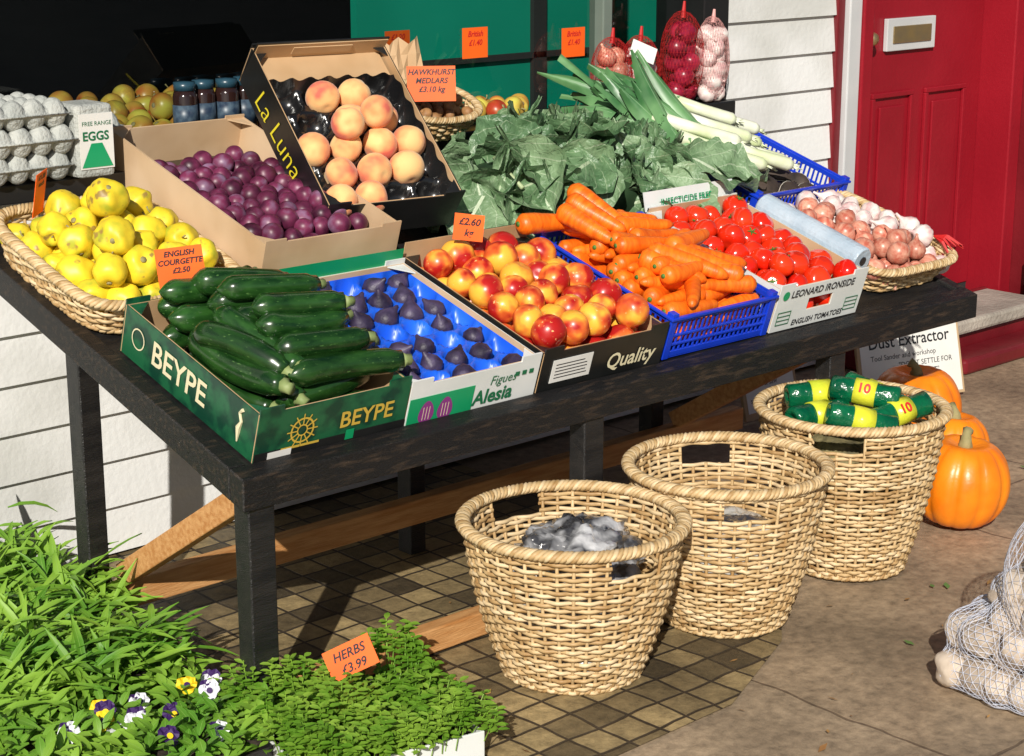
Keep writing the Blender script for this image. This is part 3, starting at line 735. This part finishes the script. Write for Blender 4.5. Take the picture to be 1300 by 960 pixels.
pe=empty('peaches',Tl)
for j in range(5):
    for i in range(4):
        off=.5 if j%2 else 0
        x=(i+.5-off)*W/4+.0075; y=(j+.5)*D/5+.0075
        if x<.03 or x>.335: continue
        if (j==0 and i in (2,3)) or (j==4 and i in (0,3)) or (j==3 and i==1): continue
        put('peach',R.choice(PE),pe,Tr(x+R.uniform(-.004,.004),y-.010,.084)@rrot()@Matrix.Scale(R.uniform(.98,1.1),4))
for (x,y) in ((.13,.22),(.22,.25)): put('peach',PE[0],pe,Tr(x,y,.142)@rrot())

# ------------------------------------------------------------------ greens
def leaf(b,T,L_,W,curl,wave,seed,nu=8,nv=12,pet=.25,mi=0,cup=.15,twist=0):
    vs=[];uv=[];fs=[]; rr=random.Random(seed); p1=rr.uniform(0,6); p2=rr.uniform(0,6)
    for j in range(nv+1):
        t=j/nv
        w=W*max(.05,(math.sin(math.pi*min(1,max(0,(t-pet)/(1-pet))**.75))**.8 if t>pet else .05)) if pet>0 else W*math.sin(math.pi*(.08+.9*t))
        a=curl*t; 
        yy=L_*(math.sin(a)/a if a else 1)*t if abs(a)>1e-3 else L_*t
        zz=-L_*t*(1-math.cos(a))/a if abs(a)>1e-3 else 0
        tw=twist*t
        for i in range(nu+1):
            s=i/nu*2-1
            z=cup*W*s*s*.5+wave*abs(s)**1.5*math.sin(t*13+p1+(2 if s>0 else 0))*t+wave*.5*math.sin(s*5+t*9+p2)
            if nu>=12: z+=wave*.45*abs(s)**2*math.sin(t*34+p2*2+(1.5 if s>0 else 0))+wave*.12*math.sin(s*17+t*29+p1)
            x=s*w/2*(1+.08*math.sin(t*21+p2+s)) if pet>0 else s*w/2
            if twist: x,z=x*math.cos(tw)-z*math.sin(tw),x*math.sin(tw)+z*math.cos(tw)
            vs.append(T@Vector((x,yy,zz+z))); uv.append((.5+s*.5,t))
    for j in range(nv):
        for i in range(nu): k=j*(nu+1)+i; fs.append((k,k+1,k+nu+2,k+nu+1))
    b.add(vs,fs,mi,uv)
gr=empty('cabbage_greens')
cen=Vector((3.43,3.50,.81)); rx,ry,rz=.46,.24,.15
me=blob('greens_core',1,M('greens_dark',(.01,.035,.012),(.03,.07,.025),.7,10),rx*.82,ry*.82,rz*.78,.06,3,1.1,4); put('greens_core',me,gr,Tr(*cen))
b=MB()
for k in range(100):
    u=R.uniform(0,2*math.pi) if k<72 else R.uniform(3.6,6.0); ph=R.uniform(.1,1.6) if k<72 else R.uniform(.9,1.7)
    n=Vector((math.cos(u)*math.sin(ph),math.sin(u)*math.sin(ph),math.cos(ph)))
    p=cen+Vector((n.x*rx*.86,n.y*ry*.85,n.z*rz*.95))
    d=Vector((n.x*.5+R.uniform(-1,.8),-.35+R.uniform(-.6,.5),-.2+R.uniform(-.5,.4)))
    nn=(n*.6+Vector((R.uniform(-.8,.3),R.uniform(-.9,.1),R.uniform(.1,.6)))).normalized(); y=(d-nn*d.dot(nn)).normalized(); x=y.cross(nn)
    L_=R.uniform(.19,.31); leaf(b,basis(x,y,nn,p-y*L_*.45+nn*R.uniform(.0,.03)),L_,L_*R.uniform(.6,.9),R.uniform(-.2,1.3),R.uniform(.010,.020),k,16,24,.22,R.choice((0,0,1)),R.uniform(-.1,.5),R.uniform(-.6,.6))
for (x_,y_,z_,L_,W_,dx,dy,dz_) in ((3.72,3.36,.90,.26,.20,.5,-.5,-.2),(3.80,3.34,.87,.22,.17,.6,-.35,-.1),(3.62,3.34,.88,.26,.20,.1,-.6,-.5),(3.16,3.42,.90,.26,.20,-.7,-.3,-.1),(3.06,3.50,.90,.24,.18,-.8,-.1,.1)):
    nn=Vector((-.3,-.45,.8)).normalized(); d=Vector((dx,dy,dz_)); y=(d-nn*d.dot(nn)).normalized(); x=y.cross(nn); leaf(b,basis(x,y,nn,(x_,y_,z_)),L_,W_,.6,.014,int(x_*100),16,24,.15,1,.3,.3)
b.obj('cabbage_leaves',[m_cabb,m_cabb2],gr,smooth=True)
b=MB()
for k in range(9):
    p=Vector((3.12+.08*k+R.uniform(-.03,.03),3.33+R.uniform(-.02,.05),tz(3.3)+.10+R.uniform(0,.08))); q=p+Vector((R.uniform(-.05,.05),.12,.06)); b.tube([p,q],.006,6)
b.obj('leaf_stalks',[M('stalk',(.35,.45,.22),(.45,.52,.3),.5,10)],gr,smooth=True)
# leeks
lk=empty('leeks'); b=MB(); b2=MB(); Vu=Vector((-.19,.15,.075))
for k,(sx,sy,dz_) in enumerate(((4.03,3.29,.150),(4.09,3.33,.125),(4.12,3.27,.150),(4.15,3.41,.150),(4.07,3.38,.185),(4.20,3.46,.165),(4.00,3.36,.19),(4.18,3.34,.125),(4.12,3.48,.19))):
    s=Vector((sx,sy,tz(sy)+dz_)); e_=s+Vu*R.uniform(.85,1.1)+Vector((R.uniform(-.02,.02),R.uniform(-.02,.02),0))
    m_=s.lerp(e_,.5); b2.tube([s,s.lerp(e_,.06),m_,e_],[.012,.019,.017,.020],12)
    for q in range(8):
        rt=s-(e_-s).normalized()*.018+Vector((R.uniform(-.01,.01),R.uniform(-.01,.01),R.uniform(-.01,.01))); b2.tube([s,rt],[.004,.001],4)
    for q in range(10):
        tip=Vector((3.66+R.uniform(-.06,.20),3.72+R.uniform(-.18,.12),1.07+R.uniform(-.14,.10)))
        d=(tip-e_); L_=d.length; y=d.normalized(); nn=Vector((R.uniform(-.9,.2),R.uniform(-1.4,-.3),.7)); nn=(nn-y*nn.dot(y)).normalized(); x=y.cross(nn)
        leaf(b,basis(x,y,nn,e_-y*.04),L_*R.uniform(.75,1.1),R.uniform(.048,.074),R.uniform(-.25,.8),.004,k*9+q,4,14,0,0,-.6,R.uniform(-.6,.6))
b.obj('leek_leaves',[m_leek],lk,smooth=True); b2.obj('leek_shafts',[m_leekw],lk,smooth=True)
c8=plasticcrate('mushroom_crate',slope(3.90,3.24),.39,.42,.11,m_blue)
def mush():
    b=MB(); lathe('',[(.012,-.03),(.013,-.005),(.03,-.004),(.047,-.001)],None,20,None,1,b); lathe('',[(.047,-.001),(.052,.004),(.050,.012),(.040,.020),(.02,.026),(.001,.028)],None,20,None,0,b)
    lathe('',[(.046,-.0015),(.053,.003)],None,20,None,1,b)
    return b.mesh('mushroom',[m_mush,m_mushw],True)
MM=mush(); P,S=pack(22,.044,.36,.40,4,.09,.01,.01)
instfruit('flat_mushrooms',slope(3.90,3.24),[MM],P,S,lambda:Rz(R.uniform(-1.5,.6))@Rx(R.uniform(-1.0,1.2)),nm='mushroom')
b=MB(); r=.036
b.tube([(0,y,0) for y in (0,.005,.34,.345)],[r-.004,r,r,r-.004],24); b.tube([(0,-.002,0),(0,0,0)],[.012,.012],12,1)
b.obj('plastic_wrap_roll',[m_roll,m_ink],None,slope(3.870,2.835,.112),smooth=False)

# ------------------------------------------------------------------ sill items
MBk=basketmesh('mb',.14,.115,.105,.085,.07,2.2,34,.009,False,.007,.006,8,4)
Tm=Tr(3.25,3.82,.975)@Rx(rad(20)); put('medlar_basket',MBk,None,Tm)
ME=[fruit('medlar',.018,[m_medlar],.85,0,.35,.08,i) for i in range(2)]
P,S=pack(70,.0175,.21,.17,9,.055,-.105,-.085); instfruit('medlars',Tm@Tr(0,0,.015),ME,P,S,nm='medlar')
b=MB(); 
vs=[];n=16
for j in range(6):
    for i in range(n+1):
        u=i/n*2-1; vs.append((u*.14,.02+.02*math.cos(u*3)+.008*math.sin(i*1.7+j),j*.038+.012*math.sin(i*2.1)*(j==5)))
b.add(vs,[(j*(n+1)+i,j*(n+1)+i+1,(j+1)*(n+1)+i+1,(j+1)*(n+1)+i) for j in range(5) for i in range(n)])
b.obj('brown_paper_bag',[m_card],None,Tr(3.22,3.935,1.0)@Rx(rad(-8)))
def card(name,T,w,h,lines,ts=.02,parent=None,ink=None):
    e=empty(name,T); b=MB(); b.box(-w/2,-.0008,0,w/2,.0008,h); b.obj('card',[m_orange],e)
    for i,l in enumerate(lines): text(l,Tr(0,-.0016,h-(i+1)*ts*1.12)@FRONT,ts,ink or m_ink,e,.25,'CENTER',bold=.0005)
    return e
card('price_card',Tr(3.18,3.70,1.055)@Rz(rad(-35))@Rx(rad(-10)),.125,.09,['HAWKHURST','MEDLARS','£3.10 kg'],.0195)
card('price_card',Tr(2.075,3.19,.805)@Rz(rad(-35))@Ry(rad(-6)),.095,.085,['ENGLISH','COURGETTE','£2.50'],.0155)
card('price_card',slope(2.80,3.14,.165)@Rz(rad(-30))@Rx(rad(-25)),.07,.06,['£2.60','kg'],.022)
card('price_card',slope(1.995,3.62,.11)@Rz(rad(35)),.05,.10,['£1.20','each'],.014)
for (x,z) in ((3.60,1.12),(3.99,1.10)):
    card('window_price_card',Tr(x,4.000,z),.095,.085,['British','£1.40'],.022,ink=m_redink)
card('window_price_card',Tr(3.45,4.16,1.12),.09,.075,['£1.20'],.022,ink=m_redink)
def strand(name,x,y,z0,n,ms,r,net):
    e=empty(name)
    for k in range(n):
        for q in range(2):
            a=k*1.1+q*math.pi
            put('bulb',ms[0],e,Tr(x+r*.75*math.cos(a),y+r*.6*math.sin(a),z0+r+k*r*1.25)@rrot())
    me=blob('net',1,net,r*2.0,r*1.8,(n*r*1.25)/2+r*.7,.05,3,1,4); o=put('net',me,e,Tr(x,y,z0+(n*r*1.25+r)/2+.01)); w=o.modifiers.new('w','WIREFRAME'); w.thickness=.0007
    b=MB(); b.tube([(x,y,z0+n*r*1.25+r),(x+.005,y,z0+n*r*1.25+r*2.4)],[.008,.004],6); b.obj('tie',[net],e)
strand('red_onion_net',4.315,3.86,.952,5,ROM,.035,m_netr)
strand('garlic_net',4.40,3.815,.952,6,GA,.028,m_netp)
strand('garlic_net',4.14,3.87,.952,4,GA,.032,m_netr)
strand('onion_net',4.03,3.88,.952,4,OM,.032,m_netr)
b=MB(); b.box(-.04,-.001,0,.04,.001,.05); b.obj('white_tag',[m_paper],None,Tr(4.07,3.80,1.10)@Rz(rad(-20))@Rx(rad(-20))@Ry(rad(25)))
AP=[fruit('apple',.036,[m_apple,m_pstem],.9,0,.25,.02,i,0,True) for i in range(2)]
P,S=pack(7,.034,.26,.14,2,.05); instfruit('apples',Tr(3.50,3.85,.952),AP,P,S,nm='apple')
def carton():
    b=MB(); W,D=.30,.105; nx,ny=48,18
    for (za,sg) in ((.035,1),(.033,-1)):
        vs=[]
        for j in range(ny+1):
            for i in range(nx+1):
                x=W*i/nx;y=D*j/ny
                fx=(x/(W/6))%1-.5; fy=(y/(D/2))%1-.5
                h=.030*(max(0,1-(math.hypot(fx,fy)/.55)**2))**.6+.004
                if i in(0,nx) or j in(0,ny): h=0
                vs.append((x,y,za+sg*h))
        b.add(vs,[(j*(nx+1)+i,j*(nx+1)+i+1,(j+1)*(nx+1)+i+1,(j+1)*(nx+1)+i) for j in range(ny) for i in range(nx)])
    b.box(-.004,-.004,.0325,W+.004,D+.004,.0355)
    return b.mesh('egg_carton',[m_pulp],True)
EC=carton()
for (x,y,k) in ((1.87,3.76,3),(1.87,3.87,3),(2.08,3.885,2)):
    for q in range(k):
        put('egg_carton',EC,None,Tr(x+R.uniform(-.006,.006),y+R.uniform(-.003,.003),.952+q*.058)@Rz(R.uniform(-.03,.03)))
e=empty('egg_box',Tr(2.245,3.765,.952)); b=MB(); b.box(-.065,-.01,.0,.03,.10,.165); b.obj('box_body',[m_pulp],e,bevel=.01)
b=MB(); b.box(-.060,-.0125,.02,.026,-.0105,.145); b.obj('label',[m_paper],e)
text('EGGS',Tr(-.054,-.0135,.085)@FRONT,.028,m_dgreen,e,bold=.0008); text('FREE RANGE',Tr(-.054,-.0135,.118)@FRONT,.0135,m_dgreen,e)
b=MB(); b.add([(-.058,-.0135,.024),(.022,-.0135,.024),(-.004,-.0135,.078),(-.032,-.0135,.078)],[(0,1,2,3)]); b.obj('label_print',[m_lgreen],e)
def jar():
    b=MB(); lathe('',[(.028,0),(.030,.01),(.030,.14),(.025,.155)],None,20,None,0,b); lathe('',[(.027,.155),(.027,.175),(.001,.177)],None,20,None,1,b); lathe('',[(.0305,.06),(.0305,.12)],None,20,None,2,b)
    return b.mesh('jam_jar',[m_jar,m_lid,m_jlab],True)
JM=jar()
for i in range(5): put('jam_jar',JM,None,Tr(2.60+.062*i,3.955+.012*(i%2),.951)@Rz(i))
P,S=pack(150,.036,1.9,.42,21,.06,it=160); instfruit('window_apples',Tr(1.3,4.12,.90)@Rx(rad(14)),AP,P,S,nm='apple')

# ------------------------------------------------------------------ ground items
def pumpkin(r,squ,n=11):
    b=MB(); prof=[]
    for i in range(25):
        a=math.pi*i/24; d=math.exp(-(math.sin(a)/.3)**2); prof.append((r*math.sin(a)**.8+1e-4,-r*squ*math.cos(a)*(1-.22*d)))
    lathe('',prof,None,n*8,lambda v,a:Vector((v.x*(1-.065*(1-abs(math.sin(n*a/2)))**1.6),v.y*(1-.065*(1-abs(math.sin(n*a/2)))**1.6),v.z)),0,b)
    b.tube([(0,0,r*squ*.70),(0,0,r*squ*.93),(.008,.004,r*squ*1.04),(.02,.006,r*squ*1.10)],[.024,.015,.012,.015],8,1)
    return b.mesh('pumpkin',[m_pump,m_pstem],True)
for (x,y,r,q,a) in ((3.99,2.585,.126,.95,.2),(4.31,2.83,.105,.92,1),(4.50,3.085,.135,.90,2)):
    put('pumpkin',pumpkin(r,q),None,Tr(x,y,r*q*.97)@Rz(a)@Rx(.08 if r<.128 else -.05))
e=empty('notice_board',Tr(4.68,3.40,.01)@Rz(rad(-14))@Rx(rad(-14))); b=MB(); b.box(0,0,0,.42,.012,.34); b.obj('board',[m_tan],e,bevel=.002)
b=MB(); b.box(.012,-.0015,.01,.41,-.0003,.33); b.obj('paper',[m_paper],e)
text('Dust Extractor',Tr(.045,-.0022,.178)@FRONT,.054,m_ink,e,bold=.0006)
text('THE HOME SHOP',Tr(.045,-.0022,.26)@FRONT,.035,m_ink,e)
for i,l in enumerate(['Tool Sander and workshop','"DON\'T SETTLE FOR','SECOND BEST"','ask inside for details']): text(l,Tr(.05 if i<1 else .16,-.0022,.140-.030*i)@FRONT,.024,m_ink,e)
e=empty('notice_board',Tr(4.30,3.55,.01)@Rx(rad(-14))); b=MB(); b.box(0,0,0,.26,.012,.30); b.obj('board',[m_tan],e,bevel=.002); b=MB(); b.box(.015,-.0015,.02,.245,-.0003,.28); b.obj('paper',[m_paper],e)
for i in range(5): text('sander & saw',Tr(.03,-.0022,.23-.045*i)@FRONT,.025,m_ink,e)
# potato net
PT=[fruit('potato',.040,[m_potato],1.15,0,.05,.22,i) for i in range(3)]
P,S=pack(92,.041,.36,.36,31,.13,-.18,-.18,inw=.9); Tn=Tr(3.255,1.86,.003); pn=instfruit('potato_sack',Tn,PT,P,S,nm='potato')
bm=bmesh.new(); bmesh.ops.create_icosphere(bm,subdivisions=5,radius=1); cz=np.array([0,0,.10]); Q=P-cz
for v in bm.verts:
    d=np.array(v.co); proj=Q@d; perp=np.sqrt(np.maximum((Q**2).sum(1)-proj**2,0)); rr_=.047
    hit=np.where(perp<rr_,proj+np.sqrt(np.maximum(rr_**2-perp**2,0)),0); t=max(hit.max(),(proj-perp*.55).max()+rr_*.9,.04)
    c=Vector(d*t)+Vector(cz); c.z=max(c.z,.002); v.co=c
bmesh.ops.smooth_vert(bm,verts=bm.verts,factor=.5,use_axis_x=True,use_axis_y=True,use_axis_z=True)
me=bpy.data.meshes.new('sack_net'); bm.to_mesh(me); bm.free(); me.materials.append(m_net); o=put('sack_net',me,pn); w=o.modifiers.new('w','WIREFRAME'); w.thickness=.0011; w.offset=1
# foliage
fb=empty('lance_leaf_seedlings'); b=MB(); b.box(1.28,2.98,.003,1.86,3.70,.08); b.obj('seed_tray',[m_black],fb)
b=MB(); b.box(1.30,3.0,.0801,1.84,3.68,.10); b.obj('compost',[m_soil],fb)
b=MB()
for k in range(3400):
    x=R.uniform(1.25,1.93); y=R.uniform(2.97,3.72); 
    hh=.09+.10*(y-2.97)/.75+.06*noise.noise(Vector((x*7,y*7,0))); z=R.uniform(.5,1)*hh+.03
    a=R.uniform(0,6.28); el=R.uniform(.0,1.0); d=Vector((math.cos(a)*math.cos(el)-.1,math.sin(a)*math.cos(el)-.25,math.sin(el))).normalized()
    nn=Vector((R.uniform(-.6,.1),R.uniform(-.5,.1),1)); nn=(nn-d*nn.dot(d)).normalized(); xx=d.cross(nn)
    leaf(b,basis(xx,d,nn,(x,y,z)),R.uniform(.06,.13),R.uniform(.010,.018),R.uniform(.3,1.3),.001,k,2,4,0,0,.3)
b.obj('leaves',[m_grass],fb,smooth=True)
hb=empty('herb_tray',Tr(2.03,2.59,.003)@Rz(rad(-12))); b=MB(); W,D=.36,.32
b.box(-W/2,-D/2,0,W/2,D/2,.006); b.box(-W/2,-D/2,.006,W/2,-D/2+.006,.07); b.box(-W/2,D/2-.006,.006,W/2,D/2,.07); b.box(-W/2,-D/2+.006,.006,-W/2+.006,D/2-.006,.07); b.box(W/2-.006,-D/2+.006,.006,W/2,D/2-.006,.07)
b.obj('white_tray',[m_bwhite],hb,bevel=.002)
b=MB(); b.box(-W/2+.007,-D/2+.007,.007,W/2-.007,D/2-.007,.055); b.obj('compost',[m_soil],hb)
b=MB(); bs=MB()
for k in range(400):
    x=R.uniform(-.18,.18);y=R.uniform(-.17,.16); h=.05+.07*noise.noise(Vector((x*9,y*9,1)))+R.uniform(0,.045); top=Vector((x*1.1+R.uniform(-.02,.02),y*1.1+R.uniform(-.02,.02),.055+h))
    bs.tube([(x,y,.05),top],.0012,4,cap=False)
    for q in range(11):
        a=q*2.4+k; el=.15+.09*(11-q)*.3; d=Vector((math.cos(a)*math.cos(el),math.sin(a)*math.cos(el),math.sin(el)))
        nn=Vector((-.2,-.2,1)); nn=(nn-d*nn.dot(d)).normalized(); xx=d.cross(nn)
        leaf(b,basis(xx,d,nn,top-Vector((0,0,.004*q))),R.uniform(.014,.026),R.uniform(.009,.014),.6,.0,q,2,3,0,0,.2)
b.obj('leaves',[m_herb],hb,smooth=True); bs.obj('stems',[m_herb],hb)
card('price_card',Tr(2.05,2.62,.155)@Rz(rad(-48))@Ry(rad(-28))@Rx(rad(-20)),.10,.06,['HERBS','£3.99'],.024)
# pansies
pz=empty('pansies'); b=MB(); b.box(1.48,2.62,.003,1.86,2.95,.07); b.box(1.50,2.64,.0701,1.84,2.93,.08,1); b.obj('pot_tray',[m_black,m_soil],pz)
b=MB()
for k in range(900):
    x=R.uniform(1.45,1.9);y=R.uniform(2.6,2.97); a=R.uniform(0,6.28); el=R.uniform(0,1.2); d=Vector((math.cos(a)*math.cos(el),math.sin(a)*math.cos(el),math.sin(el))); nn=Vector((-.2,-.2,1)); nn=(nn-d*nn.dot(d)).normalized(); xx=d.cross(nn)
    leaf(b,basis(xx,d,nn,(x,y,R.uniform(.07,.12))),R.uniform(.03,.05),R.uniform(.014,.02),.8,.001,k,2,4,0,0,.2)
b.obj('leaves',[m_grass],pz,smooth=True)
b=MB()
for k in range(15):
    x=R.uniform(1.55,1.9);y=R.uniform(2.65,2.90); c=Vector((x,y,.11+R.uniform(0,.02))); n=(Vector((-.45,-.7,.6))+Vector((R.uniform(-.5,.5),R.uniform(-.4,.4),0))).normalized()
    ux=Vector((0,0,1)).cross(n).normalized(); uy=n.cross(ux); kind=R.choice((0,0,1,2))
    for q,(a,s_) in enumerate(((90+38,1.0),(90-38,1.0),(180,.9),(0,.9),(270,1.15))):
        a=rad(a); pc=c+(ux*math.cos(a)+uy*math.sin(a))*.010+n*(.001*q); r_=.0115*s_
        col_=kind if q>1 or kind!=0 else R.choice((0,2))
        rim_=[pc+(ux*math.cos(t)+uy*math.sin(t))*r_*(1+.08*math.sin(5*t+k))+n*.003*math.sin(3*t+q) for t in [2*math.pi*i/14 for i in range(14)]]
        b.add([pc]+rim_,[(0,i+1,(i+1)%14+1) for i in range(14)],col_)
    vs=[c+n*.007+(ux*math.cos(t)*.006+uy*(math.sin(t)*.006-.003)) for t in [2*math.pi*i/10 for i in range(10)]]; b.add(vs,[tuple(range(10))],2 if kind!=2 else 1)
    b.tube([c-n*.002,c-Vector((0,0,.06))],.0013,4,3)
b.obj('flowers',[m_petw,m_pety,m_petp,m_calyx],pz)

# ------------------------------------------------------------------ light, camera
D=Vector((1.15,1.0,-.88)).normalized()
sun=bpy.data.lights.new('sun','SUN'); sun.energy=5.0; sun.angle=rad(.5); sun.color=(1,.95,.86)
so=bpy.data.objects.new('sun',sun); COL.objects.link(so); so.rotation_mode='QUATERNION'; so.rotation_quaternion=D.to_track_quat('-Z','Y'); so.location=(-4,-3,5)
w=bpy.data.worlds.new('World'); sc.world=w; w.use_nodes=True; N=w.node_tree.nodes
sky=N.new('ShaderNodeTexSky'); sky.sky_type='NISHITA'; sky.sun_disc=False
S_=-D; sky.sun_elevation=math.asin(S_.z); sky.sun_rotation=math.atan2(S_.x,S_.y)
w.node_tree.links.new(sky.outputs[0],N['Background'].inputs[0]); N['Background'].inputs[1].default_value=.05
cam=bpy.data.cameras.new('camera'); co=bpy.data.objects.new('camera',cam); COL.objects.link(co)
cam.lens=36*2400/1300; cam.sensor_width=36; cam.clip_end=300; cam.clip_start=.05
th=rad(14.7); F=Vector((.683*math.cos(th),.730*math.cos(th),-math.sin(th)))
co.location=(0,0,1.6); co.rotation_mode='QUATERNION'; co.rotation_quaternion=F.to_track_quat('-Z','Y')
sc.camera=co
sc.view_settings.view_transform='Standard'; sc.view_settings.look='None'
